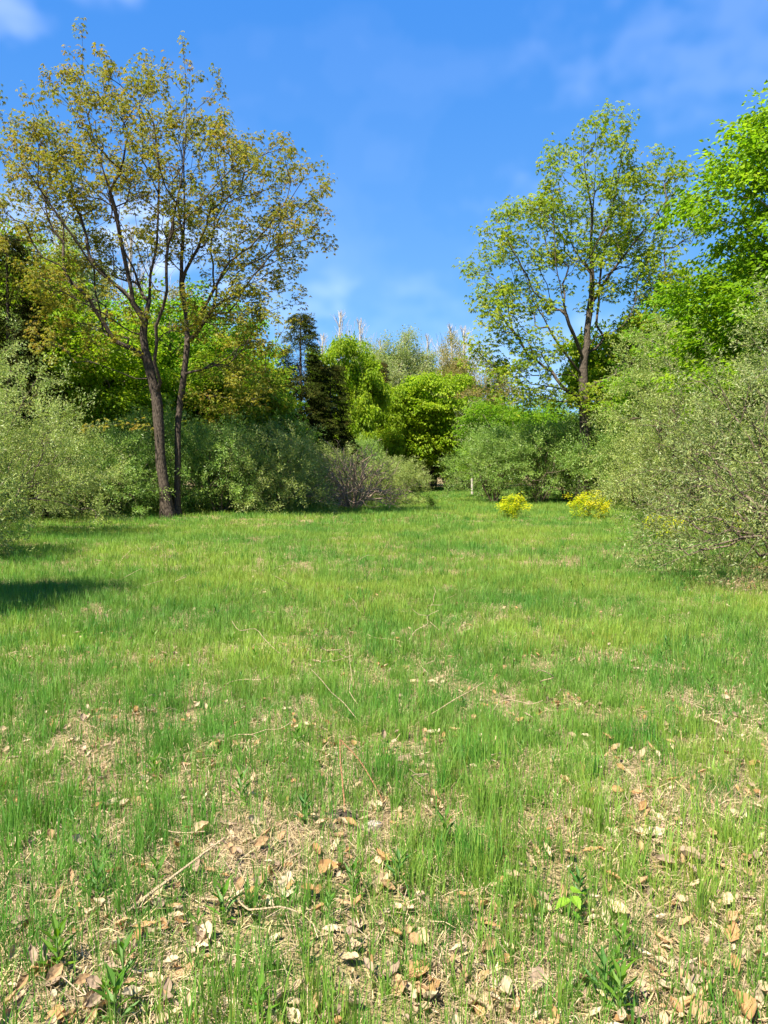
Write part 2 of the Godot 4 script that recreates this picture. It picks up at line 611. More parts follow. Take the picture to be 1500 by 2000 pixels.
# all leaves of one crown as one mesh: sprays of each kind set in place
func foliage(called: String, kind: String, material: Material, places: Array, tints: Array, parent: Node3D):
	var src := []
	for m: ArrayMesh in S[kind]:
		var a := m.surface_get_arrays(0)
		src.append([a[Mesh.ARRAY_VERTEX], a[Mesh.ARRAY_COLOR]])
	var v := PackedVector3Array()
	var c := PackedColorArray()
	var idx := PackedInt32Array()
	var dyed := {}
	for i in places.size():
		var n := i % 3
		v.append_array((places[i] as Transform3D) * (src[n][0] as PackedVector3Array))
		var t: Color = tints[i]
		var key := [n, int(t.r * 50.0), int(t.g * 50.0), int(t.b * 60.0)]
		if not dyed.has(key):
			var d := PackedColorArray()
			for q: Color in src[n][1]:
				d.append(Color(q.r * t.r, q.g * t.g, q.b * t.b))
			dyed[key] = d
		c.append_array(dyed[key])
	for k in range(0, v.size(), 4):
		idx.append_array(PackedInt32Array([k, k + 1, k + 2, k, k + 2, k + 3]))
	part(called, mesh_of(v, idx, null, c), material, parent)


func crown_on(o: Node3D, w: Wood, kind: String, mat: Material, palette: Array, size: float, share: float, thin: int, mode: String, per_tip := 1, spread := 0.08):
	var l := leaf_places(w, palette, size, share, thin, mode, per_tip, spread)
	foliage("crown", kind, mat, l[0], l[1], o)


func limbs_of(flat: Array) -> Array:
	var p := []
	for k in flat.size() / 3:
		p.append(Vector3(flat[k * 3], flat[k * 3 + 1], flat[k * 3 + 2]))
	return p


# ---------------------------------------------------------------- the ground

func spaced(fine_from: float, fine_to: float, step: float, far_to: float) -> Array:
	var out := []
	var k := fine_from
	while k < fine_to:
		out.append(k)
		k += step
	var d := step
	while k < far_to:
		out.append(k)
		d *= 1.18
		k += d
	out.append(far_to)
	d = step
	k = fine_from - step
	while k > -far_to:
		out.push_front(k)
		d *= 1.18
		k -= d
	out.push_front(-far_to)
	return out


func build_ground():
	var xs := spaced(-12.0, 12.0, 0.2, 420.0)
	var zs := spaced(-20.0, 2.0, 0.2, 420.0)
	var v := PackedVector3Array()
	var n := PackedVector3Array()
	var idx := PackedInt32Array()
	for z in zs:
		for x in xs:
			v.append(on_ground(x, z))
			n.append(Vector3(ground_height(x - 0.05, z) - ground_height(x + 0.05, z), 0.1, ground_height(x, z - 0.05) - ground_height(x, z + 0.05)).normalized())
	var w := xs.size()
	for j in zs.size() - 1:
		for i in w - 1:
			var a := j * w + i
			idx.append_array(PackedInt32Array([a, a + 1, a + w, a + 1, a + w + 1, a + w]))
	var o := part("ground", mesh_of(v, idx, n), M.ground, self)
	tag(o, "meadow ground of tan thatch and bare soil under the grass", "ground", "", "structure")


# ---------------------------------------------------------------- the three big trees

const HICKORY := [Color(0.2, 0.24, 0.028), Color(0.27, 0.28, 0.032), Color(0.35, 0.31, 0.04), Color(0.26, 0.275, 0.028), Color(0.37, 0.28, 0.048)]
const YELLOW_GREEN := [Color(0.22, 0.31, 0.02), Color(0.32, 0.39, 0.025), Color(0.4, 0.42, 0.04)]
const BRIGHT := [Color(0.14, 0.27, 0.012), Color(0.21, 0.36, 0.015), Color(0.3, 0.43, 0.024)]
const MAPLE := [Color(0.2, 0.32, 0.016), Color(0.28, 0.41, 0.018), Color(0.37, 0.47, 0.028)]
const GREEN := [Color(0.14, 0.285, 0.018), Color(0.2, 0.365, 0.02), Color(0.28, 0.42, 0.03)]
const ORANGE := [Color(0.17, 0.3, 0.02), Color(0.25, 0.36, 0.025), Color(0.36, 0.3, 0.05)]
const OLIVE := [Color(0.21, 0.27, 0.06), Color(0.3, 0.37, 0.09), Color(0.4, 0.45, 0.14)]
const OLIVE_DARK := [Color(0.15, 0.26, 0.045), Color(0.22, 0.34, 0.065), Color(0.29, 0.4, 0.09)]
const OLIVE_DULL := [Color(0.16, 0.2, 0.06), Color(0.23, 0.275, 0.085), Color(0.31, 0.345, 0.12)]
const PALE := [Color(0.26, 0.33, 0.09), Color(0.35, 0.4, 0.16), Color(0.42, 0.43, 0.25)]
const TAN := [Color(0.29, 0.29, 0.08), Color(0.35, 0.31, 0.1), Color(0.38, 0.3, 0.13)]
const NEEDLE := [Color(0.022, 0.032, 0.007), Color(0.042, 0.055, 0.011), Color(0.085, 0.08, 0.018)]
const NEEDLE_BROWN := [Color(0.03, 0.03, 0.010), Color(0.07, 0.06, 0.016), Color(0.10, 0.07, 0.02)]
const YELLOW := [Color(0.42, 0.52, 0.015), Color(0.68, 0.64, 0.02), Color(0.74, 0.64, 0.04)]


func build_big_trees():
	var o := thing("hickory_tree", on_ground(-7.36, -27.0), 0.0, "tall twin-trunked tree with sparse olive and ochre young leaves", "tree")
	var w := Wood.new()
	for k in HICKORY_LIMBS.size():
		add_limb(w, limbs_of(HICKORY_LIMBS[k]), 0.45, k == 0 or k == 8)
	var ends := ends_in([[-0.35, 11.7, 0, 4.7, 3.75, 4.2, 1050], [3.3, 9.8, 0, 2.3, 3.2, 2.8, 400], [-3.9, 10.5, 0, 2.0, 3.4, 2.8, 360], [-2.3, 7.0, 0.6, 2.5, 1.2, 2.2, 130], [2.45, 7.1, 0.3, 2.3, 1.4, 2.2, 130], [2.6, 5.0, 0.5, 1.6, 0.9, 1.2, 50], [-2.6, 5.6, 1.4, 1.4, 0.5, 0.9, 25]], 0.3, 9)
	grow(w, by_distance(ends, Vector3(0, 5.5, 0)), 0.33, 0.55, 0.42, 0.05, 0.06)
	thicken(w, 0.175, 0.0055)
	for i in w.pos.size():   # the stem behind is the thinner one
		if w.pos[i].x > 0.05 and w.pos[i].z < -0.3 and w.pos[i].y < 7.5 and w.rad[i] > 0.05: w.rad[i] *= 0.72
	part("trunk", wood_mesh(w, 0.08, 0.9), M.hickory_bark, o)
	crown_on(o, w, "hickory", M.hickory_leaf, HICKORY, 0.78, 0.5, 4, "hang", 3, 0.16)

	o = thing("tall_tree", on_ground(9.6, -38.0), 0.0, "tall open-crowned tree with dark limbs and small yellow-green leaves", "tree")
	w = Wood.new()
	for k in TALL_TREE_LIMBS.size():
		add_limb(w, limbs_of(TALL_TREE_LIMBS[k]), 0.5, k == 0)
	ends = ends_in([[0.25, 13.7, 0, 3.0, 4.6, 3.2, 560], [-3.1, 11.4, 0, 2.4, 3.2, 2.6, 330], [3.2, 12.8, 0, 2.1, 4.0, 2.6, 330], [-3.3, 7.2, 0.4, 2.4, 1.3, 2.2, 170], [-4.3, 9.0, 0.8, 1.3, 1.2, 1.6, 80], [3.6, 9.6, 0.6, 1.6, 1.8, 1.8, 100], [2.4, 8.6, 0.4, 1.8, 1.6, 2.0, 110], [-2.2, 5.3, 0.6, 2.6, 0.9, 1.6, 90], [1.2, 5.6, 0.5, 1.5, 1.0, 1.2, 50]], 0.32, 9)
	grow(w, by_distance(ends, Vector3(0, 7, 0)), 0.33, 0.55, 0.45, 0.05, 0.06)
	thicken(w, 0.28, 0.0065)
	part("trunk", wood_mesh(w, 0.08, 0.6), M.dark_bark, o)
	crown_on(o, w, "hickory", M.leaf, YELLOW_GREEN, 1.2, 0.6, 4, "hang", 2, 0.25)

	o = thing("leafy_tree", on_ground(10.2, -18.0), 0.0, "dense bright green leafy tree rising behind the large twiggy shrub", "tree")
	w = Wood.new()
	add_limb(w, limbs_of([0, 0, 0, 0.1, 2.0, 0, 0.2, 4.5, 0.1, 0.5, 8.0, 0, 1.0, 12.0, 0.2, 1.2, 15.0, 0.1]), 0.5, true)
	add_limb(w, limbs_of([0.2, 3.6, 0, -0.9, 5.4, 0.5, -1.8, 7.0, 0.9, -2.2, 8.6, 1.0]), 0.5)
	add_limb(w, limbs_of([0.2, 3.0, 0, 1.2, 4.6, 0.6, 2.4, 6.5, 1.0]), 0.5)
	ends = ends_in([[-0.4, 7.0, 0, 2.7, 3.0, 2.9, 620], [-1.3, 4.3, 0.3, 2.4, 1.3, 2.0, 220], [1.6, 12.2, 0, 2.1, 2.6, 2.4, 320], [2.4, 7.5, 0, 2.3, 3.4, 2.6, 260]], 0.36, 7)
	grow(w, by_distance(ends, Vector3(0, 3.0, 0)), 0.3, 0.5, 0.4, 0.04, 0.06)
	thicken(w, 0.19, 0.005)
	part("trunk", wood_mesh(w, 0.08, 0.5), M.dark_bark, o)
	crown_on(o, w, "maple", M.leaf, BRIGHT, 1.15, 0.9, 8, "layer", 5, 0.3)


# ---------------------------------------------------------------- the wood behind

func round_wood(h: float, r: float, low: float, count: int, upright := 0.0) -> Wood:
	var w := Wood.new()
	var lean := Vector3(rng.randf_range(-0.5, 0.5), 0, rng.randf_range(-0.5, 0.5))
	add_limb(w, [Vector3.ZERO, Vector3(0, h * 0.25, 0) + lean * 0.2, Vector3(0, h * 0.55, 0) + lean * 0.4, Vector3(0, h * 0.85, 0) + lean], 0.6, true)
	var mid := (h + low) / 2.0
	var shells := [[lean.x * 0.4, mid, lean.z * 0.4, r * 0.85, (h - low) / 2.0, r * 0.85, int(count * 0.75)]]
	for k in 5:   # uneven lobes
		var a := k * TAU / 5.0 + rng.randf_range(-0.5, 0.5)
		var y := rng.randf_range(low + (h - low) * 0.2, h - (h - low) * 0.32)
		shells.append([cos(a) * r * 0.62, y, sin(a) * r * 0.62, r * rng.randf_range(0.3, 0.5), (h - low) * rng.randf_range(0.13, 0.22), r * rng.randf_range(0.3, 0.5), int(count * 0.15)])
	grow(w, by_distance(ends_in(shells, 0.3, 6), Vector3(0, low * 0.7, 0)), 0.3 + upright, 0.5, 0.55, 0.04 + upright * 0.3, 0.05)
	return w


func forest_tree(called: String, at: Vector3, h: float, r: float, low: float, count: int, kind: String, palette: Array, bark: Material, size: float, share: float, per_tip: int, mode: String, label: String) -> Node3D:
	var o := thing(called, on_ground(at.x, at.z), 0.0, label, "tree", "trees of the wood behind the meadow")
	var w := round_wood(h, r, low, count, 0.25 if kind == "bud" else 0.0)
	thicken(w, 0.035 + h * 0.011, 0.02 if kind == "bare" else 0.012 if kind == "bud" else 0.007)
	part("trunk", wood_mesh(w), bark, o)
	if kind != "bare":
		crown_on(o, w, kind, M.leaf, palette, size * 1.25, share * 0.8, 5, mode, per_tip * 2 - 1, 0.4)
	return o


func spruce_tree(called: String, at: Vector3, h: float, r: float, palette: Array, label: String):
	var o := thing(called, on_ground(at.x, at.z), rng.randf() * TAU, label, "tree", "trees of the wood behind the meadow")
	var w := Wood.new()
	add_limb(w, [Vector3.ZERO, Vector3(0, h * 0.5, 0), Vector3(0, h, 0)], 0.25, true)
	var trunk := w.pos.size()
	var places := []
	var tints := []
	for i in range(2, trunk):
		var y := w.pos[i].y
		var reach := r * pow(1.0 - y / (h * 1.02), 0.85)
		for k in (9 if y < h * 0.8 else 6):
			var a := rng.randf() * TAU
			var out := Vector3(cos(a), 0, sin(a))
			var long := reach * rng.randf_range(0.65, 1.12)
			var at_node := i
			var cuts := maxi(1, int(long / 0.3))
			for n in cuts:
				var f := (n + 1.0) / cuts
				var q := w.pos[i] + out * long * f + Vector3(0, 0.1 - 0.28 * long * f * f + 0.12 * f * f * f, 0)
				at_node = w.add(q, at_node)
				for m in 3:
					var b := a + rng.randf_range(-0.9, 0.9)
					var d := Vector3(cos(b), rng.randf_range(-0.55, -0.05), sin(b))
					places.append(Transform3D(Basis.looking_at(-d.normalized(), Vector3.UP).scaled(Vector3.ONE * rng.randf_range(1.0, 1.6)), q + any_dir() * 0.06))
					var u := rng.randf()
					var col: Color = palette[0].lerp(palette[1], u) if rng.randf() < 0.75 else palette[1].lerp(palette[2], u)
					tints.append(col)
	thicken(w, 0.02 + h * 0.011, 0.006)
	part("trunk", wood_mesh(w), M.dark_bark, o)
	foliage("crown", "needles", M.needle, places, tints, o)


# a slim leafless tree: a straight stem and steep fine branches that fork once or twice
func bare_tree(at: Vector3, h: float, label: String) -> Node3D:
	var o := thing("bare_tree", on_ground(at.x, at.z), 0.0, label, "tree", "trees of the wood behind the meadow")
	var w := Wood.new()
	add_limb(w, [Vector3.ZERO, Vector3(0.1, h * 0.4, 0), Vector3(-0.1, h * 0.75, 0.1), Vector3(0, h, 0)], 0.5, true)
	var trunk := w.pos.size()
	for k in 46:
		var from := rng.randi_range(int(trunk * 0.35), trunk - 2)
		var a := rng.randf() * TAU
		var long := (h - w.pos[from].y) * rng.randf_range(0.35, 0.7) + 0.4
		var d := Vector3(cos(a) * 0.42, 1.0, sin(a) * 0.42).normalized()
		var node := from
		for n in 6:
			d = (d + any_dir() * 0.1 + Vector3(0, 0.07, 0)).normalized()
			node = w.add(w.pos[node] + d * long / 6.0, node)
			if n > 0:
				var fork := node
				var e := (d + any_dir() * 0.45).normalized()
				for m in 3:
					fork = w.add(w.pos[fork] + e * long * 0.11, fork)
	thicken(w, 0.16, 0.012)
	part("trunk", wood_mesh(w), M.grey_bark, o)
	return o


func again(source: Node3D, x: float, z: float, turn: float, sx: float, sy: float, label: String):
	var o: Node3D = source.duplicate()
	var called := String(source.name)
	o.name = numbered(called.left(-4) if called.right(3).is_valid_int() else called)
	add_child(o)
	o.transform = Transform3D(Basis(Vector3.UP, turn).scaled(Vector3(sx, sy, sx)), on_ground(x, z))
	o.set_meta("label", label)
	return o


func build_wood():
	# behind the twin-trunked tree
	var a := forest_tree("maple_tree", Vector3(-11.8, 0, -33), 9.0, 2.7, 1.2, 300, "broad", MAPLE, M.bark, 0.9, 0.6, 2, "layer", "yellow-green maple between the dark spruce and the twin-trunked tree")
	var b := forest_tree("maple_tree", Vector3(-9.6, 0, -36), 10.2, 2.9, 1.4, 320, "broad", GREEN, M.bark, 0.9, 0.6, 2, "layer", "bright green maple directly behind the twin-trunked tree")
	var c := forest_tree("maple_tree", Vector3(-5.9, 0, -33.5), 7.6, 2.1, 0.8, 280, "broad", ORANGE, M.bark, 0.8, 0.6, 2, "layer", "small maple with orange-tinged upper leaves beside the tall dark spruce")
	again(b, -7.4, -36.5, 2.1, 0.9, 0.93, "bright green maple between the twin-trunked tree and the orange-tinged maple")
	again(a, -8.6, -47.0, 4.0, 1.1, 1.16, "tall maple standing behind the bright green maples")
	again(a, -15.2, -32.5, 1.0, 1.0, 1.4, "tall yellow-green maple standing over the dark spruce")
	again(b, -19.5, -35.0, 0.4, 1.1, 1.1, "broad green maple behind the dark spruce at the wood's edge")
	again(c, -13.4, -40.0, 3.0, 1.4, 1.3, "tall orange-tinged maple behind the yellow-green maple")
	spruce_tree("spruce_tree", Vector3(-13.2, 0, -28.0), 9.6, 2.3, NEEDLE, "dark spruce behind the grey-leaved shrub")
	# the middle of the picture
	spruce_tree("spruce_tree", Vector3(-4.2, 0, -40), 9.3, 2.1, NEEDLE, "tall dark spruce rising beside the orange-tinged maple")
	spruce_tree("spruce_tree", Vector3(-2.8, 0, -41.5), 6.9, 1.5, NEEDLE, "lower dark spruce next to the tall dark spruce")
	spruce_tree("cedar_tree", Vector3(-0.4, 0, -60), 9.7, 1.0, NEEDLE_BROWN, "small brownish pointed cedar among the bright maples")
	var d := forest_tree("maple_tree", Vector3(3.7, 0, -60), 9.3, 4.1, 0.7, 520, "broad", MAPLE, M.dark_bark, 1.15, 0.6, 3, "layer", "wide low bright yellow-green maple over the far end of the meadow")
	again(d, -2.6, -51.0, 5.0, 0.56, 1.14, "upright green maple beside the dark spruces")
	again(d, -0.7, -57.0, 1.5, 0.55, 0.93, "rounded yellow-green maple below the brownish cedar")
	again(a, 0.6, -64.0, 1.5, 0.8, 0.9, "maple filling the gap behind the brownish cedar")
	again(b, 8.3, -63.0, 2.6, 0.9, 0.75, "low green maple on the wood's edge past the wide maple")
	var p := forest_tree("budding_tree", Vector3(1.3, 0, -66), 13.4, 3.0, 3.0, 620, "bud", PALE, M.grey_bark, 1.8, 0.8, 3, "any", "pale budding tree with whitish branches above the wide maple")
	var t := forest_tree("budding_tree", Vector3(6.0, 0, -70), 13.2, 2.6, 2.5, 540, "bud", TAN, M.grey_bark, 1.7, 0.8, 3, "any", "tan budding tree behind the wide maple")
	again(t, 8.3, -67.0, 1.2, 1.1, 0.85, "shorter tan budding tree beside the low green maple")
	again(p, -18.5, -45.0, 0.7, 1.1, 1.18, "tall pale budding tree behind the dark spruce")
	again(p, 3.2, -74.0, 3.4, 0.95, 0.92, "pale budding tree half hidden behind another")
	again(t, -13.5, -52.0, 4.4, 1.2, 1.0, "tan budding tree behind the tall orange-tinged maple")
	again(d, -0.6, -71.0, 0.3, 0.7, 1.38, "tall yellow-green maple top between the bright green maple and the pale budding tree")
	again(d, 5.0, -76.0, 2.3, 0.85, 1.3, "tall yellow-green maple rising behind the wide low maple")
	again(p, -1.6, -69.0, 2.0, 0.8, 0.98, "pale budding tree beside the brownish cedar")
	var e := bare_tree(Vector3(-4.4, 0, -80), 17.4, "slender leafless grey tree standing above the green maple top")
	for q in [[-2.5, -82, 0.95, 0.98], [-0.4, -84, 0.8, 0.88], [2.2, -83, 0.9, 0.9], [4.6, -85, 0.85, 0.92], [7.0, -84, 1.35, 0.97], [8.6, -86, 1.2, 0.98], [-6.4, -83, 1.0, 0.9], [-20.0, -50, 1.0, 1.0], [-17.0, -54, 1.2, 1.02]]:
		again(e, q[0], q[1], rng.randf() * TAU, q[2], q[3], "slender leafless grey tree rising from the far wood")
	# right of the far opening
	var g := forest_tree("young_tree", Vector3(6.7, 0, -46), 5.9, 1.9, 0.5, 260, "broad", GREEN, M.bark, 0.75, 0.6, 2, "layer", "young green tree behind the many-stemmed shrubs, beside the far opening")
	again(g, 9.3, -48.0, 2.0, 1.1, 0.97, "young green tree behind the many-stemmed shrubs, by the tall open tree")
	again(g, 11.6, -46.0, 3.6, 1.1, 0.95, "young green tree just behind the tall open-crowned tree")
	again(g, -6.0, -7.8, 1.2, 0.55, 0.92, "young green tree standing apart at the meadow's side, shading the grass")
	again(d, 13.4, -42.0, 0.8, 0.75, 1.1, "yellow-green maple behind the tall grey-leaved shrub")
	again(b, 12.8, -33.0, 2.2, 1.0, 0.95, "green maple between the tall open tree and the dense leafy tree")
	again(b, 16.0, -28.0, 4.0, 1.2, 1.2, "green maple behind the dense leafy tree")
	again(a, 16.5, -38.0, 5.0, 1.2, 1.1, "yellow-green maple deep behind the dense leafy tree")
	var birch := thing("birch_tree", on_ground(5.6, -50), 0.0, "thin white-stemmed birch beside the young green tree", "tree", "trees of the wood behind the meadow")
	var w := round_wood(6.8, 0.9, 2.4, 90)
	thicken(w, 0.075, 0.006)
	part("trunk", wood_mesh(w), M.grey_bark, birch)
	crown_on(birch, w, "bud", M.leaf, PALE, 1.2, 0.5, 3, "any", 1)
	# the far wood that closes the view
	var far := ["maple in the far rank of the wood that closes the meadow"]
	for k in 24:
		var x := -48.0 + k * 4.1 + rng.randf_range(-1.2, 1.2)
		var src: Node3D = [d, a, g][k % 3]
		var tall: float = [8.9, 9.0, 5.9][k % 3]
		again(src, x, -86.0 + rng.randf_range(-5, 5) + absf(x) * 0.25, rng.randf() * TAU, rng.randf_range(0.9, 1.2) * (1.6 if k % 3 == 2 else 1.0), rng.randf_range(7.4, 8.6) / tall, far[0])
	for q in [[22, -34, 1.2], [21, -46, 1.1], [-24, -50, 1.1], [18, -55, 0.85], [13, -62, 0.75], [24, -58, 1.0], [-20, -62, 1.0], [-14, -66, 0.9], [-8, -62, 0.85]]:
		again(a if rng.randf() < 0.5 else b, q[0], q[1], rng.randf() * TAU, q[2], q[2], "maple deep in the wood behind the nearer trees")


# ---------------------------------------------------------------- shrubs

func shrub_wood(h: float, r: float, stems: int, count: int, tight := 0.3, low := 0.12, skirt := 0.0, extra := []) -> Wood:
	var w := Wood.new()
	w.add(Vector3(0, -0.05, 0), -1)
	for k in stems:
		var a := k * TAU / stems + rng.randf_range(-0.5, 0.5)
		var o := Vector3(cos(a), 0, sin(a))
		var lean := rng.randf_range(0.15, 0.75) * r
		var top := h * rng.randf_range(0.45, 0.8)
		var foot := o * rng.randf_range(0.05, 0.25)
		var at := w.add(foot + Vector3(0, 0.02, 0), 0)
		var p := [foot, foot + o * lean * 0.3 + Vector3(0, top * 0.4, 0) + any_dir() * 0.15, foot + o * lean * 0.65 + Vector3(0, top * 0.75, 0) + any_dir() * 0.2, foot + o * lean * 1.15 + Vector3(0, top, 0)]
		for n in 14:
			at = w.add(spline(p, (n + 1.0) / 14.0 * 3.0), at)
	for e in extra:
		add_limb(w, limbs_of(e), 0.25)
	var ends := []
	for k in int(count * skirt / 4.0):   # low outer twigs that hang to the grass
		var a := rng.randf() * TAU
		var q := Vector3(cos(a), 0, sin(a)) * r * rng.randf_range(0.65, 1.2) + Vector3(0, h * rng.randf_range(0.05, 0.3), 0)
		for n in 4:
			ends.append(q + Vector3(rng.randfn(), rng.randfn() * 0.5, rng.randfn()) * tight + Vector3(0, 0.1, 0))
	while ends.size() < count:
		var d := any_dir() * pow(rng.randf(), 0.4)
		var y := h * (low + (1.0 - low) * (d.y * 0.5 + 0.5))
		var bulge := 0.75 + 0.5 * fine.get_noise_3d(d.x * 1.2, d.y * 1.2 + h * 7.0, d.z * 1.2) + 0.25 * sin(y / h * PI)
		var mid := Vector3(d.x * r * bulge, y * (0.88 + 0.3 * fine.get_noise_2d(d.x * 1.5 + h, d.z * 1.5)), d.z * r * bulge)
		for k in rng.randi_range(2, 6):
			var q := mid + Vector3(rng.randfn(), rng.randfn() * 0.7, rng.randfn()) * tight
			q.y = maxf(q.y, 0.15)
			ends.append(q)
	grow(w, by_distance(ends, Vector3(0, 0.3, 0)), 0.25, 0.6, 0.3, 0.08, 0.07)
	return w


func shrub(called: String, x: float, z: float, h: float, r: float, stems: int, count: int, palette: Array, share: float, per_tip: int, label: String, size := 1.0, low := 0.12, skirt := 0.15, extra := [], tip := 0.0035) -> Node3D:
	var o := thing(called, on_ground(x, z), 0.0, label, "shrub", "shrubs round the meadow")
	var w := shrub_wood(h, r, stems, count, 0.2, low, skirt, extra)
	thicken(w, 0.09 + h * 0.012, tip)
	for i in w.rad.size():
		w.rad[i] = minf(w.rad[i], 0.03 + h * 0.006)
	part("stems", wood_mesh(w), M.brown_twig if tip > 0.006 else M.twig_bark, o)
	var l := leaf_places(w, palette, size * 1.25, share, 5, "any", per_tip + 1, 0.1)
	foliage("foliage", "olive", M.olive_leaf, l[0], l[1], o)
	return o


func build_shrubs():
	shrub("olive_shrub", 6.3, -11.4, 4.8, 2.15, 14, 1800, OLIVE_DULL, 0.16, 1, "large twiggy grey-green shrub with low bare branches sprawling over the grass", 1.0, 0.03, 0.42, [[0, 0.1, 0, -0.9, 0.65, 0.4, -1.8, 0.6, 0.8, -2.7, 0.3, 1.0], [0, 0.2, 0, -0.8, 0.9, 0.8, -1.5, 0.8, 1.5, -2.0, 0.45, 1.9], [0, 0.3, 0, -1.0, 1.5, 0.2, -1.9, 2.0, 0.4, -2.6, 2.3, 0.5], [0, 0.2, 0, 0.2, 0.8, 1.0, -0.2, 0.7, 1.9, -0.6, 0.3, 2.3], [0, 0.3, 0, -0.5, 2.0, 0.6, -1.0, 3.2, 0.9, -1.2, 3.9, 1.0]], 0.0042)
	shrub("olive_shrub", -9.9, -19.0, 5.2, 2.7, 10, 900, OLIVE, 0.6, 3, "big grey-leaved shrub with long slanting branches by the dark spruce", 1.2, 0.03, 0.25, [[0, 0.2, 0, 1.1, 1.5, 0.6, 2.4, 2.9, 1.0], [0, 0.3, 0, 1.3, 2.5, 0.9, 2.2, 3.8, 1.2], [0, 0.1, 0, 1.5, 0.9, 1.1, 2.9, 1.4, 1.3], [0, 0.2, 0, 0.9, 2.0, 1.6, 1.7, 2.9, 2.3]])
	var m := shrub("olive_shrub", 8.7, -23.5, 6.7, 2.1, 8, 750, OLIVE, 0.5, 3, "tall grey-green shrub beneath the tall open-crowned tree", 1.3, 0.06)
	var brown := shrub("olive_shrub", -1.3, -32.6, 3.0, 2.05, 20, 2300, OLIVE, 0.0, 0, "rounded brownish twiggy shrub standing alone before the wood", 0.2, 0.03, 0.3, [], 0.008)
	var n := shrub("green_shrub", -4.3, -30.3, 3.7, 2.0, 9, 600, OLIVE, 0.55, 3, "grey-green shrub with dark base beside the brownish twiggy shrub", 1.5, 0.05)
	var g := shrub("green_shrub", -6.1, -29.3, 3.6, 1.8, 9, 520, OLIVE_DARK, 0.55, 3, "dark green shrub at the foot of the twin-trunked tree", 1.5, 0.08)
	again(g, -9.4, -27.6, 2.0, 0.95, 0.9, "green shrub between the twin-trunked tree and the grey-leaved shrub")
	again(n, -11.3, -26.5, 4.0, 1.0, 1.0, "grey-green shrub behind the slanting branches of the big shrub")
	again(g, -5.2, -32.5, 1.0, 1.1, 1.2, "tall green shrub behind the dark green one by the trunks")
	again(g, -8.2, -30.0, 5.0, 1.0, 1.15, "green shrub right behind the twin trunks")
	again(n, -2.8, -37.0, 0.3, 0.9, 0.85, "grey-green shrub behind the brownish twiggy shrub")
	again(n, 0.4, -39.0, 2.4, 0.8, 0.72, "low pale shrub half behind the brownish twiggy shrub")
	var k := shrub("many_stemmed_shrub", 5.6, -40.0, 4.0, 2.0, 9, 560, OLIVE_DARK, 0.5, 3, "dark many-stemmed shrub at the edge of the far opening", 1.7, 0.25, 0.06)
	again(k, 7.6, -38.5, 2.2, 1.0, 1.0, "dark many-stemmed shrub with open crooked stems behind the yellow bush")
	again(k, 9.2, -39.5, 4.1, 1.0, 1.1, "dark many-stemmed shrub at the foot of the tall open tree")
	again(n, 11.2, -31.0, 1.1, 1.0, 1.1, "grey-green shrub beside the tall grey-green one")
	again(m, 10.3, -27.0, 3.0, 0.9, 0.8, "grey-green shrub behind the tall grey-green one")
	again(m, 8.6, -15.5, 1.3, 0.95, 0.8, "grey-green shrub behind the large twiggy one")
	again(n, 9.6, -11.0, 0.2, 1.0, 1.0, "grey-green shrub past the large twiggy one")
	again(n, -8.5, -13.5, 5.1, 0.85, 0.95, "grey-green shrub beside the big grey-leaved one, shading the grass")
	# undergrowth that closes the wood's edge
	for q in [[-13.2, -30.5, 1.0], [-10.5, -31.5, 1.1], [-6.9, -39.0, 1.2], [-1.5, -47.0, 0.9], [-3.9, -39.5, 0.8], [2.3, -63.5, 1.0], [5.2, -64.0, 1.1], [11.5, -37.0, 1.2], [13.4, -31.0, 1.2], [12.0, -23.0, 1.1], [12.9, -18.5, 1.0], [10.6, -42.5, 0.9], [6.2, -58.0, 0.9], [-15.0, -25.0, 1.2], [-13.5, -21.0, 1.1]]:
		again(g if rng.randf() < 0.6 else k, q[0], q[1], rng.randf() * TAU, q[2], q[2], "dark undergrowth shrub in the shade under the wood's trees")
	# yellow bushes
	yellow_bush(4.3, -26.0, 0.85, 0.42, 120, "small round bright yellow bush standing in the grass")
	yellow_bush(6.6, -25.4, 1.0, 0.75, 160, "wider bright yellow bush under the tall grey-green shrub")
	yellow_bush(8.0, -18.3, 1.0, 0.8, 90, "yellow bush seen through the large twiggy shrub")
	yellow_bush(6.2, -17.4, 0.7, 0.4, 40, "low yellow bush under the large twiggy shrub's branches")


func yellow_bush(x: float, z: float, h: float, r: float, count: int, label: String):
	var o := thing("yellow_bush", on_ground(x, z), 0.0, label, "bush", "yellow bushes")
	var w := shrub_wood(h, r, 6, count, 0.07, 0.2)
	thicken(w, 0.02, 0.002)
	part("stems", wood_mesh(w), M.twig_bark, o)
	var l := leaf_places(w, YELLOW, 1.0, 0.5, 4, "hang", 1, 0.03)
	foliage("foliage", "yellow", M.leaf, l[0], l[1], o)


# ---------------------------------------------------------------- grass

func add_blade(v: PackedVector3Array, idx: PackedInt32Array, c: PackedColorArray, from: Vector3, lean: Vector3, h: float, wide: float, tint: Color, cuts := 3):
	var side := lean.cross(Vector3.UP).normalized() * wide * 0.5
	if side.length() < 0.0001: side = Vector3(wide * 0.5, 0, 0)
	side = side.rotated(Vector3.UP, rng.randf_range(-0.9, 0.9))
	var k := v.size()
	for n in cuts:
		var f := float(n) / cuts
		var p := from + Vector3(0, h * f, 0) + lean * f * f
		var s := side * (1.0 - f * 0.55)
		v.append(p - s); v.append(p + s)
		c.append(tint); c.append(tint)
	v.append(from + Vector3(0, h * (1.0 - lean.length() * 0.35 / maxf(h, 0.01) * 0.3), 0) + lean)
	c.append(tint)
	for n in cuts - 1:
		var a := k + n * 2
		idx.append_array(PackedInt32Array([a, a + 2, a + 1, a + 1, a + 2, a + 3]))
	var b := k + (cuts - 1) * 2
	idx.append_array(PackedInt32Array([b, b + 2, b + 1]))


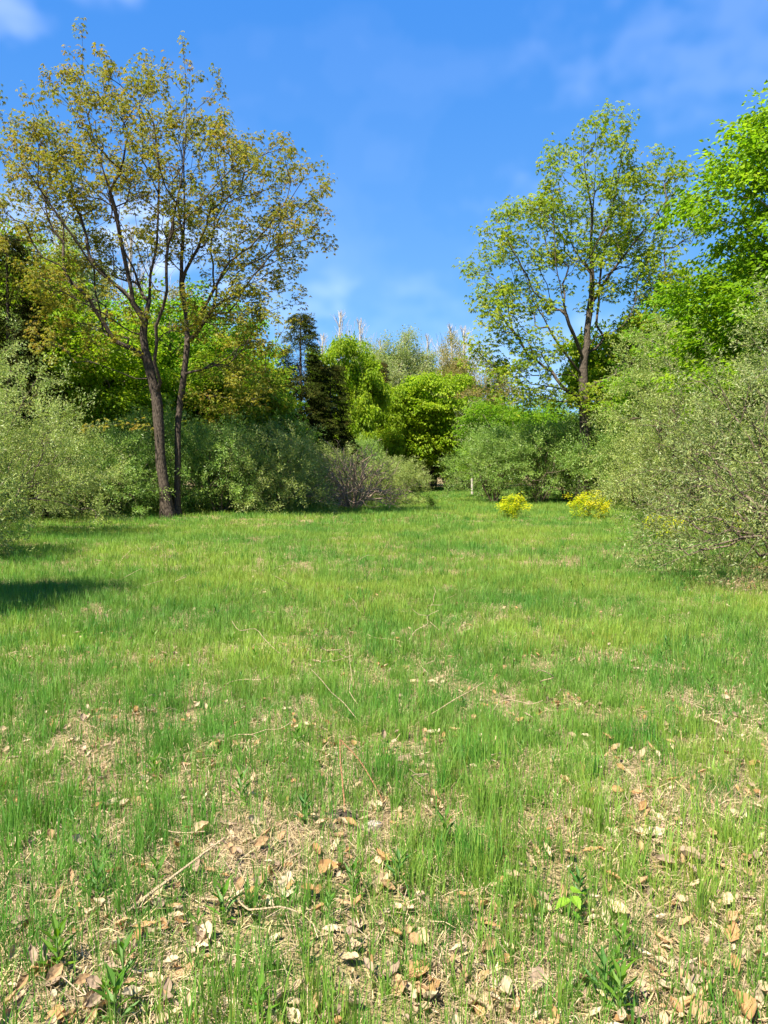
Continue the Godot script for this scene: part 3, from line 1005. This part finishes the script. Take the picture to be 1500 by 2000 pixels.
# a round patch of grass, thinning towards its rim: short clusters of blades of several kinds
func turf(clusters: int, r: float, blades: int, h: float, wide: float, dry: float) -> ArrayMesh:
	var v := PackedVector3Array()
	var idx := PackedInt32Array()
	var c := PackedColorArray()
	for k in clusters:
		var a := rng.randf() * TAU
		var mid := Vector3(cos(a), 0, sin(a)) * minf(absf(rng.randfn()) * r * 0.8, r * 1.9)
		var kind := rng.randi() % 5
		var tall: float = h * [0.75, 1.0, 1.25, 0.6, 0.5][kind] * rng.randf_range(0.8, 1.2)
		var broad: float = wide * [0.8, 0.9, 1.2, 1.5, 0.7][kind]
		var bow: float = [0.45, 0.5, 0.35, 0.8, 0.7][kind]
		var shade := leaf_tint(0.3) * Color(rng.randf_range(0.8, 1.35), 1.0, 1.0)
		var n := int(blades * rng.randf_range(0.6, 1.4))
		for q in n:
			var b := rng.randf() * TAU
			var out := Vector3(cos(b), 0, sin(b))
			var at := mid + out * rng.randf() * r * 0.2
			var t := tall * rng.randf_range(0.4, 1.15)
			var tint := shade * rng.randf_range(0.85, 1.15)
			if rng.randf() < dry: tint = Color(2.4, 1.1, 3.0)
			add_blade(v, idx, c, at - Vector3(0, 0.01, 0), out.rotated(Vector3.UP, rng.randf_range(-1, 1)) * t * bow * rng.randf_range(0.1, 1.0), t, broad * rng.randf_range(0.6, 1.3), tint)
	return mesh_of(v, idx, null, c)


# dead stems lying in a mat, and the odd one that stands
func thatch(stems: int, r: float, wide: float) -> ArrayMesh:
	var v := PackedVector3Array()
	var idx := PackedInt32Array()
	var c := PackedColorArray()
	for k in stems:
		var a := rng.randf() * TAU
		var d := Vector3(cos(a), rng.randf_range(-0.1, 0.2), sin(a))
		var long := rng.randf_range(0.03, 0.14)
		var at := Vector3(rng.randf_range(-r, r), rng.randf_range(0.003, 0.022), rng.randf_range(-r, r))
		var side := d.cross(Vector3(rng.randf_range(-0.6, 0.6), 1, rng.randf_range(-0.6, 0.6))).normalized() * wide * rng.randf_range(0.4, 1.3)
		var mid := at + d * long * 0.5 + Vector3(0, rng.randf_range(0.0, 0.02), 0) + any_dir() * 0.012
		var tip := at + d * long - Vector3(0, long * maxf(d.y, 0.0) * 0.6, 0)
		var b := rng.randf_range(0.4, 1.15)
		var tint := Color(b, b * rng.randf_range(0.88, 1.03), b * rng.randf_range(0.75, 1.1))
		var n := v.size()
		v.append(at - side); v.append(at + side); v.append(mid - side); v.append(mid + side); v.append(tip)
		for q in 5: c.append(tint)
		idx.append_array(PackedInt32Array([n, n + 2, n + 1, n + 1, n + 2, n + 3, n + 2, n + 4, n + 3]))
	return mesh_of(v, idx, null, c)


# how green the meadow is at a place, 0 to 1: matted patches of dead grass among the new
func greenness(x: float, z: float) -> float:
	var d := -z
	var g := 0.55 + patch.get_noise_2d(x * 2.6, z * 2.6) * 0.7 + fine.get_noise_2d(x * 1.3, z * 1.3) * 0.4
	g += clampf((d - 2.5) / 7.0, 0.0, 1.0) * 0.31
	g -= 1.1 * clampf(1.3 - Vector2(x - 6.5, z + 11.0).length() / 1.9, 0.0, 1.0)   # bare litter under the large twiggy shrub
	return clampf(g, 0.0, 1.0)


func build_grass():
	var o := Node3D.new()
	o.name = "meadow_grass"
	add_child(o)
	tag(o, "fresh green meadow grass covering the clearing", "grass", "", "stuff")
	# [from, to, spacing of the patches, patch radius, clusters in a full patch, blades in a cluster, height, width]
	for zone in [[1.3, 6.0, 0.22, 0.2, 58, 8, 0.14, 0.0034], [6.0, 12.0, 0.26, 0.24, 58, 8, 0.13, 0.0046], [12.0, 22.0, 0.4, 0.34, 52, 7, 0.13, 0.0065], [22.0, 40.0, 0.62, 0.5, 50, 7, 0.145, 0.011], [40.0, 76.0, 1.0, 0.8, 50, 7, 0.15, 0.018]]:
		var kinds := []
		var places := []
		var tints := []
		for full in [0.2, 0.45, 0.75, 1.05]:
			for k in 3:
				kinds.append(turf(maxi(4, int(zone[4] * full)), zone[3], zone[5], zone[6] * (0.85 + 0.2 * full), zone[7], 0.05))
				places.append([])
				tints.append([])
		var d: float = zone[0]
		while d < zone[1]:
			var half: float = d * 0.56 + 1.4 if d < 40.0 else 15.0
			var x := -half
			while x < half:
				var px: float = x + rng.randf_range(-0.5, 0.5) * zone[2]
				var pz: float = -d + rng.randf_range(-0.5, 0.5) * zone[2]
				x += zone[2]
				var g := greenness(px, pz) + rng.randf_range(-0.12, 0.12)
				if g < 0.05:
					continue
				var kind := clampi(int(g * 4.0), 0, 3) * 3 + rng.randi() % 3
				var s := rng.randf_range(0.85, 1.15)
				places[kind].append(Transform3D(Basis(Vector3.UP, rng.randf() * TAU).scaled(Vector3(s, s * rng.randf_range(0.8, 1.2), s)), on_ground(px, pz)))
				tints[kind].append(grass_tint(px, pz))
			d += zone[2]
		for k in kinds.size():
			if places[k].size(): scatter("turf", kinds[k], M.blade, places[k], tints[k], o)
	o = Node3D.new()
	o.name = "dry_thatch"
	add_child(o)
	tag(o, "matted tan dead grass lying between the green tufts", "dry grass", "", "stuff")
	var mats := [thatch(640, 0.3, 0.0009), thatch(560, 0.3, 0.0012), thatch(480, 0.3, 0.0015)]
	var dead := [[], [], []]
	var dead_tint := [[], [], []]
	for zone in [[1.4, 4.0, 6.5], [4.0, 7.0, 5.5], [7.0, 11.0, 4.5], [11.0, 16.0, 3.5], [16.0, 28.0, 2.0]]:
		var half: float = zone[1] * 0.56 + 1.2
		for k in int((zone[1] - zone[0]) * half * 2.0 * zone[2]):
			var z := -rng.randf_range(zone[0], zone[1])
			var x := rng.randf_range(-half, half)
			var kind := rng.randi() % 3
			dead[kind].append(Transform3D(Basis(Vector3.UP, rng.randf() * TAU).scaled(Vector3.ONE * rng.randf_range(0.8, 1.25)), on_ground(x, z)))
			dead_tint[kind].append(Color(0.52, 0.43, 0.26).lerp(Color(0.41, 0.31, 0.18), rng.randf()))
	for k in 3: scatter("dead_stems", mats[k], M.straw, dead[k], dead_tint[k], o)


func grass_tint(x: float, z: float) -> Color:
	var u := clampf(0.5 + patch.get_noise_2d(x * 0.7 + 40.0, z * 0.7) * 1.1 + rng.randf_range(-0.2, 0.2), 0.0, 1.0)
	var c := Color(0.125, 0.285, 0.045).lerp(Color(0.27, 0.39, 0.06), u)
	if rng.randf() < 0.1: c = Color(0.09, 0.25, 0.035)
	return c * rng.randf_range(0.9, 1.1)


# ---------------------------------------------------------------- fallen leaves, stalks, stone

# a dry leaf: outline given by half widths along its length, curled along and across
func dry_leaf(half: Array, long: float, curl: float, cup: float, waver: float) -> ArrayMesh:
	var v := PackedVector3Array()
	var idx := PackedInt32Array()
	var c := PackedColorArray()
	var n := half.size()
	for k in n:
		var f := k / (n - 1.0)
		var a := (f - 0.5) * curl
		var z := (sin(a) / curl if absf(curl) > 0.01 else f - 0.5) * long
		var y := ((1.0 - cos(a)) / curl if absf(curl) > 0.01 else 0.0) * long
		var wide: float = half[k] * long
		for s in [-1.0, -0.5, 0.0, 0.5, 1.0]:
			v.append(Vector3(s * wide * (1.0 - 0.18 * absf(s) * absf(cup)), y + cup * wide * s * s + waver * long * fine.get_noise_3d(k * 1.7, s * 3.0, long * 90.0), z))
			var b := 1.0 - (0.16 if s == 0.0 else 0.0) + rng.randf_range(-0.09, 0.09)
			c.append(Color(b, b, b))
	for k in n - 1:
		for s in 4:
			var a := k * 5 + s
			idx.append_array(PackedInt32Array([a, a + 5, a + 1, a + 1, a + 5, a + 6]))
	var low := INF
	for p: Vector3 in v: low = minf(low, p.y)
	for k in v.size(): v[k].y -= low
	return mesh_of(v, idx, null, c)


func coloured(source: ArrayMesh, tint: Color) -> ArrayMesh:
	var a := source.surface_get_arrays(0)
	var c: PackedColorArray = a[Mesh.ARRAY_COLOR]
	for k in c.size(): c[k] = c[k] * tint
	a[Mesh.ARRAY_COLOR] = c
	var m := ArrayMesh.new()
	m.add_surface_from_arrays(Mesh.PRIMITIVE_TRIANGLES, a)
	return m


func rod(points: Array, r0: float, r1: float, sides := 5) -> ArrayMesh:
	var w := Wood.new()
	add_limb(w, points, 0.05, true)
	w.rad.resize(w.pos.size())
	w.tips.resize(w.pos.size())
	for i in w.pos.size():
		w.rad[i] = lerpf(r0, r1, i / (w.pos.size() - 1.0)) * rng.randf_range(0.85, 1.15)
	return wood_mesh_thin(w, sides)


func wood_mesh_thin(w: Wood, sides: int) -> ArrayMesh:
	var v := PackedVector3Array()
	var nn := PackedVector3Array()
	var idx := PackedInt32Array()
	var across := w.dir[1].cross(Vector3(0.31, 0.17, 0.93)).normalized()
	for a in w.pos.size():
		var d := w.dir[maxi(a, 1)]
		across = (across - d * across.dot(d)).normalized()
		var other := d.cross(across)
		for s in sides:
			var o := across * cos(TAU * s / sides) + other * sin(TAU * s / sides)
			v.append(w.pos[a] + o * w.rad[a])
			nn.append(o)
	for q in w.pos.size() - 1:
		for s in sides:
			var a := q * sides + s
			var b := q * sides + (s + 1) % sides
			idx.append_array(PackedInt32Array([a, a + sides, b, b, a + sides, b + sides]))
	return mesh_of(v, idx, nn)


func build_litter():
	var oak := [0.02, 0.12, 0.10, 0.24, 0.17, 0.31, 0.22, 0.30, 0.17, 0.12, 0.01]
	var oval := [0.01, 0.12, 0.21, 0.26, 0.27, 0.24, 0.17, 0.09, 0.005]
	var long := [0.01, 0.08, 0.13, 0.15, 0.15, 0.13, 0.09, 0.05, 0.005]
	var colours := [[Color(0.47, 0.36, 0.22), "pale tan"], [Color(0.38, 0.25, 0.13), "tan brown"], [Color(0.36, 0.215, 0.095), "warm brown"], [Color(0.31, 0.23, 0.16), "grey brown"], [Color(0.5, 0.41, 0.27), "bleached"]]
	var made := []
	for shape in [[oak, 1.0, "lobed"], [oval, 1.0, "oval"], [long, 1.0, "narrow"]]:
		for bent in [[0.5, 0.2, "flat"], [1.5, 0.55, "curled"], [-1.1, -0.5, "arched"], [0.9, 1.0, "cupped"]]:
			var base := dry_leaf(shape[0], 1.0, bent[0], bent[1], 0.09)
			for col in colours:
				made.append([coloured(base, col[0]), "%s %s %s dry leaf lying in the meadow grass" % [col[1], bent[2], shape[2]]])
	var placed := 0
	var heap := Vector2(0.9, -2.3)
	while placed < 298:
		var z := -(1.75 + pow(rng.randf(), 1.6) * 4.5)
		var x := rng.randf_range(-1.0, 1.0) * (-z * 0.52 + 0.15)
		if rng.randf() < 0.45:   # drifted together
			x = heap.x + rng.randfn() * 0.14
			z = minf(heap.y + rng.randfn() * 0.12, -1.7)
		var bare := 1.0 - greenness(x, z) + 0.25 * clampf((x + 1.0) / 2.0, -0.5, 1.0) + clampf((-z - 3.0) * -0.12, -0.3, 0.2)
		if rng.randf() > bare + 0.3:
			continue
		var pick: Array = made[rng.randi() % made.size()]
		var size := rng.randf_range(0.045, 0.09) if rng.randf() < 0.8 else rng.randf_range(0.09, 0.13)
		var b := Basis(Vector3.UP, rng.randf() * TAU) * Basis.from_euler(Vector3(rng.randfn() * 0.3, 0, rng.randfn() * 0.3))
		single("fallen_leaf", pick[0], M.dry_leaf, Transform3D(b.scaled(Vector3.ONE * size), on_ground(x, z, 0.008 + rng.randf() * 0.032)), pick[1], "leaf", "dry leaves fallen in the meadow")
		placed += 1
		if rng.randf() < 0.5: heap = Vector2(x, z)
	# the rest, small or far: litter in the mats and under the twiggy shrub
	var places := []
	var tints := []
	var leaf := dry_leaf(oval, 1.0, 1.0, 0.5, 0.1)
	for k in 15000:
		var x: float
		var z: float
		if k < 1500:
			var a := rng.randf() * TAU
			var r := sqrt(rng.randf()) * 2.3
			x = 6.0 + cos(a) * r
			z = -11.0 + sin(a) * r * 0.8
		else:
			z = -(1.5 + pow(rng.randf(), 1.9) * 15.0)
			x = rng.randf_range(-1.0, 1.0) * (-z * 0.55 + 0.8)
			if rng.randf() < greenness(x, z) * 1.15 - 0.1:
				continue
		var b := Basis(Vector3.UP, rng.randf() * TAU) * Basis.from_euler(Vector3(rng.randfn() * 0.4, 0, rng.randfn() * 0.4))
		places.append(Transform3D(b.scaled(Vector3(0.8, 1, 1) * rng.randf_range(0.022, 0.085)), on_ground(x, z, 0.012 + rng.randf() * 0.035)))
		tints.append(colours[rng.randi() % 5][0] * rng.randf_range(0.7, 1.0))
	var o := scatter("leaf_litter", leaf, M.dry_leaf, places, tints, self)
	tag(o, "small dry leaf scraps scattered in bare patches and under the twiggy shrub", "leaf litter", "", "stuff")
	# dead stalks: [x, z, turn in degrees, length, rise, kink, thickness, label]
	var stalks := [
		[-0.92, -2.62, 40, 0.42, 0.16, 0.0, 0.0065, "thick straight pale dead stalk leaning in the sparse grass"],
		[-0.78, -2.36, 155, 0.34, 0.02, 0.05, 0.004, "pale dead stalk lying flat against the thick leaning one"],
		[-0.66, -2.75, -38, 0.46, 0.10, 0.04, 0.005, "knobbly pale dead stalk lying aslant over broad green shoots"],
		[-1.55, -3.6, 8, 0.3, 0.03, 0.06, 0.007, "short forked pale stick lying among dry leaves"],
		[-1.05, -3.3, -30, 0.38, 0.08, 0.03, 0.004, "thin tan stalk lying in the sparse grass beside dry leaves"],
		[0.25, -2.25, 5, 0.62, 0.03, 0.04, 0.004, "long thin stalk lying level over pale dry leaves"],
		[0.95, -2.5, -28, 0.9, 0.05, 0.12, 0.004, "long wavering bare twig lying past the bramble seedling"],
		[0.45, -2.15, -42, 0.6, 0.03, 0.05, 0.0035, "thin bare twig running down between dry leaves"],
		[1.2, -2.2, -20, 0.55, 0.03, 0.08, 0.003, "fine bare twig crossing the bare patch of soil"],
		[0.62, -4.9, 20, 0.4, 0.12, 0.1, 0.004, "thin dark arching twig over the matted patch"],
		[0.2, -7.2, 52, 0.5, 0.25, 0.05, 0.004, "straw-coloured stalk leaning up beside the matted patch"],
	]
	for s in stalks:
		stalk(s[0], s[1], deg_to_rad(s[2]), s[3], s[4], s[5], s[6], s[7], "")
	for k in 46:
		var z := -rng.randf_range(3.6, 15.0)
		var x := rng.randf_range(-1.0, 1.0) * (-z * 0.5)
		if k % 3: x = -absf(x) * rng.randf_range(0.2, 1.0) + 0.6
		stalk(x, z, rng.randf() * TAU, rng.randf_range(0.2, 0.55), rng.randf_range(0.05, 0.4), rng.randf_range(0.0, 0.12), rng.randf_range(0.0025, 0.0045), "broken tan weed stalk sticking up out of the meadow grass", "broken weed stalks in the meadow")
	bent_stalk(-0.17, -3.75)
	# stone and earth
	single("flat_stone", stone_mesh(0.05, 0.022, 0.032, 5), M.stone, Transform3D(Basis(Vector3.UP, 0.4), on_ground(-0.05, -3.36, 0.006)), "small smooth pale stone beside the dark clod of earth", "stone")
	single("flat_stone", stone_mesh(0.036, 0.02, 0.03, 6), M.stone, Transform3D(Basis(Vector3.UP, 1.4), on_ground(-0.21, -3.02, 0.004)), "small tan stone with a shaded hollow below the clod", "stone")
	var clod := thing("earth_clod", on_ground(-0.19, -3.42), 0.0, "dark crumbly clod of earth under the bent red-brown stalk", "earth")
	part("mound", stone_mesh(0.07, 0.035, 0.055, 9, 0.5), M.soil, clod)
	for k in 26:
		var a := rng.randf() * TAU
		var r := rng.randf_range(0.02, 0.1)
		var c := part("crumb", stone_mesh(rng.randf_range(0.008, 0.02), 0.012, 0.014, k), M.soil, clod)
		c.position = Vector3(cos(a) * r, 0.035 * (1.0 - r / 0.1) + 0.01, sin(a) * r * 0.8)


func stalk(x: float, z: float, turn: float, long: float, rise: float, kink: float, thick: float, label: String, group: String):
	var p := [Vector3(0, 0.012, 0)]
	var cuts := 5
	for k in cuts:
		var f := (k + 1.0) / cuts
		p.append(Vector3(long * f, 0.014 + rise * f * (1.0 if k < 3 or kink < 0.06 else 0.75), rng.randf_range(-1, 1) * kink))
	single("dead_stalk", rod(p, thick, thick * 0.55), M.stalk, Transform3D(Basis(Vector3.UP, turn), on_ground(x, z)), label, "stalk", group)


func bent_stalk(x: float, z: float):
	var o := thing("bent_stalk", on_ground(x, z), 0.0, "red-brown stalk snapped into an upside-down V above a dark clod", "stalk")
	part("stem", rod([Vector3(0.0, 0.0, 0.32), Vector3(-0.02, 0.12, 0.2), Vector3(-0.035, 0.2, 0.12), Vector3(-0.04, 0.27, 0.05)], 0.0042, 0.0035), M.red_stalk, o)
	part("broken_top", rod([Vector3(-0.04, 0.27, 0.05), Vector3(0.05, 0.2, 0.12), Vector3(0.12, 0.12, 0.2), Vector3(0.17, 0.05, 0.26)], 0.0035, 0.0025), M.red_stalk, o)


func stone_mesh(rx: float, ry: float, rz: float, seeded: int, rough := 0.2) -> ArrayMesh:
	var s := SphereMesh.new()
	s.radius = 1.0
	s.height = 2.0
	s.radial_segments = 14
	s.rings = 8
	var a := s.get_mesh_arrays()
	var v: PackedVector3Array = a[Mesh.ARRAY_VERTEX]
	for k in v.size():
		var p := v[k]
		p *= 1.0 + rough * fine.get_noise_3d(p.x + seeded * 3.1, p.y * 1.2, p.z)
		v[k] = Vector3(p.x * rx, p.y * ry, p.z * rz)
	return mesh_of(v, a[Mesh.ARRAY_INDEX], a[Mesh.ARRAY_NORMAL])


# ---------------------------------------------------------------- small plants

func shoot_mesh(leaves: int, h: float) -> ArrayMesh:
	var v := PackedVector3Array()
	var idx := PackedInt32Array()
	var c := PackedColorArray()
	for k in leaves:
		var f := k / float(leaves)
		var a := k * 2.4 + rng.randf_range(-0.3, 0.3)
		var d := Vector3(cos(a), 0.5 + f * 1.3, sin(a))
		add_leaf(v, idx, c, Vector3(0, h * f * 0.75, 0), d, Vector3(-cos(a) * 0.6, 1, -sin(a) * 0.6), h * rng.randf_range(0.45, 0.7) * (1.0 - f * 0.25), h * rng.randf_range(0.09, 0.13), leaf_tint(0.18), 0.12)
	return mesh_of(v, idx, null, c)


func build_small_plants():
	var kinds := []
	for k in 4:
		kinds.append(coloured(shoot_mesh(10 + k * 2, 1.0), [Color(0.085, 0.21, 0.02), Color(0.11, 0.25, 0.025), Color(0.07, 0.18, 0.03), Color(0.13, 0.26, 0.02)][k]))
	var stem := rod([Vector3.ZERO, Vector3(0.01, 0.4, 0), Vector3(0, 0.78, 0.01)], 0.018, 0.01, 4)
	var green := StandardMaterial3D.new()
	green.albedo_color = lin(0.08, 0.16, 0.03)
	green.roughness = 0.7
	for k in 64:
		var z := -(2.1 + pow(rng.randf(), 1.4) * 8.5)
		var x := rng.randf_range(-1.0, 1.0) * (-z * 0.5)
		if k == 0: x = -0.62; z = -2.55
		elif k == 1: x = -0.55; z = -2.62
		elif k == 2: x = 0.7; z = -2.75
		var s := rng.randf_range(0.09, 0.19)
		var o := thing("leafy_shoot", on_ground(x, z), rng.randf() * TAU, "upright green shoot with lance-shaped leaves among the grass", "plant", "lance-leaved shoots in the meadow")
		o.scale = Vector3.ONE * s
		part("stem", stem, green, o)
		part("leaves", kinds[k % 4], M.blade, o)
	# bramble seedling in the bare patch
	var b := thing("bramble_seedling", on_ground(0.64, -2.62), 0.0, "bramble seedling with bright toothed leaves among the dry leaves", "plant")
	part("stem", rod([Vector3.ZERO, Vector3(0.01, 0.05, 0), Vector3(0.0, 0.11, 0.01)], 0.002, 0.0015), green, b)
	for k in [[2.2, 0.11, 0.075], [0.4, 0.10, 0.05], [-1.4, 0.085, 0.06], [0.9, 0.045, 0.04], [-2.4, 0.04, 0.045]]:
		var v := PackedVector3Array()
		var idx := PackedInt32Array()
		var c := PackedColorArray()
		toothed_leaf(v, idx, c, k[2], Color(0.22, 0.40, 0.03) if k[1] > 0.06 else Color(0.12, 0.28, 0.03))
		var l := part("leaf", mesh_of(v, idx, null, c), M.blade, b)
		l.transform = Transform3D(Basis(Vector3.UP, k[0]) * Basis(Vector3.RIGHT, rng.randf_range(0.15, 0.45)), Vector3(0, k[1], 0))
	# leafy seedling that stands before the far opening
	var sd := thing("tree_seedling", on_ground(1.95, -32.0), 0.0, "small dark leafy seedling standing in the far meadow", "plant")
	var w := shrub_wood(0.8, 0.16, 3, 30, 0.05, 0.25)
	thicken(w, 0.012, 0.003)
	part("stem", wood_mesh(w), M.twig_bark, sd)
	var l := leaf_places(w, OLIVE_DARK, 0.7, 0.5, 3, "hang", 2, 0.02)
	foliage("foliage", "yellow", M.leaf, l[0], l[1], sd)


func toothed_leaf(v: PackedVector3Array, idx: PackedInt32Array, c: PackedColorArray, long: float, tint: Color):
	var n := 13
	for k in n:
		var f := k / (n - 1.0)
		var wide := long * 0.34 * sin(PI * pow(f, 0.75)) * (1.0 if k % 2 == 0 else 1.16) + 0.0005
		var y := -0.25 * long * f * f + 0.008
		for s in [-1.0, 0.0, 1.0]:
			v.append(Vector3(s * wide, y + absf(s) * wide * (0.25 + 0.12 * (k % 2)), long * f + absf(s) * long * 0.03))
			var b := rng.randf_range(0.9, 1.1)
			c.append(tint * b)
	for k in n - 1:
		for s in 2:
			var a := k * 3 + s
			idx.append_array(PackedInt32Array([a, a + 3, a + 1, a + 1, a + 3, a + 4]))
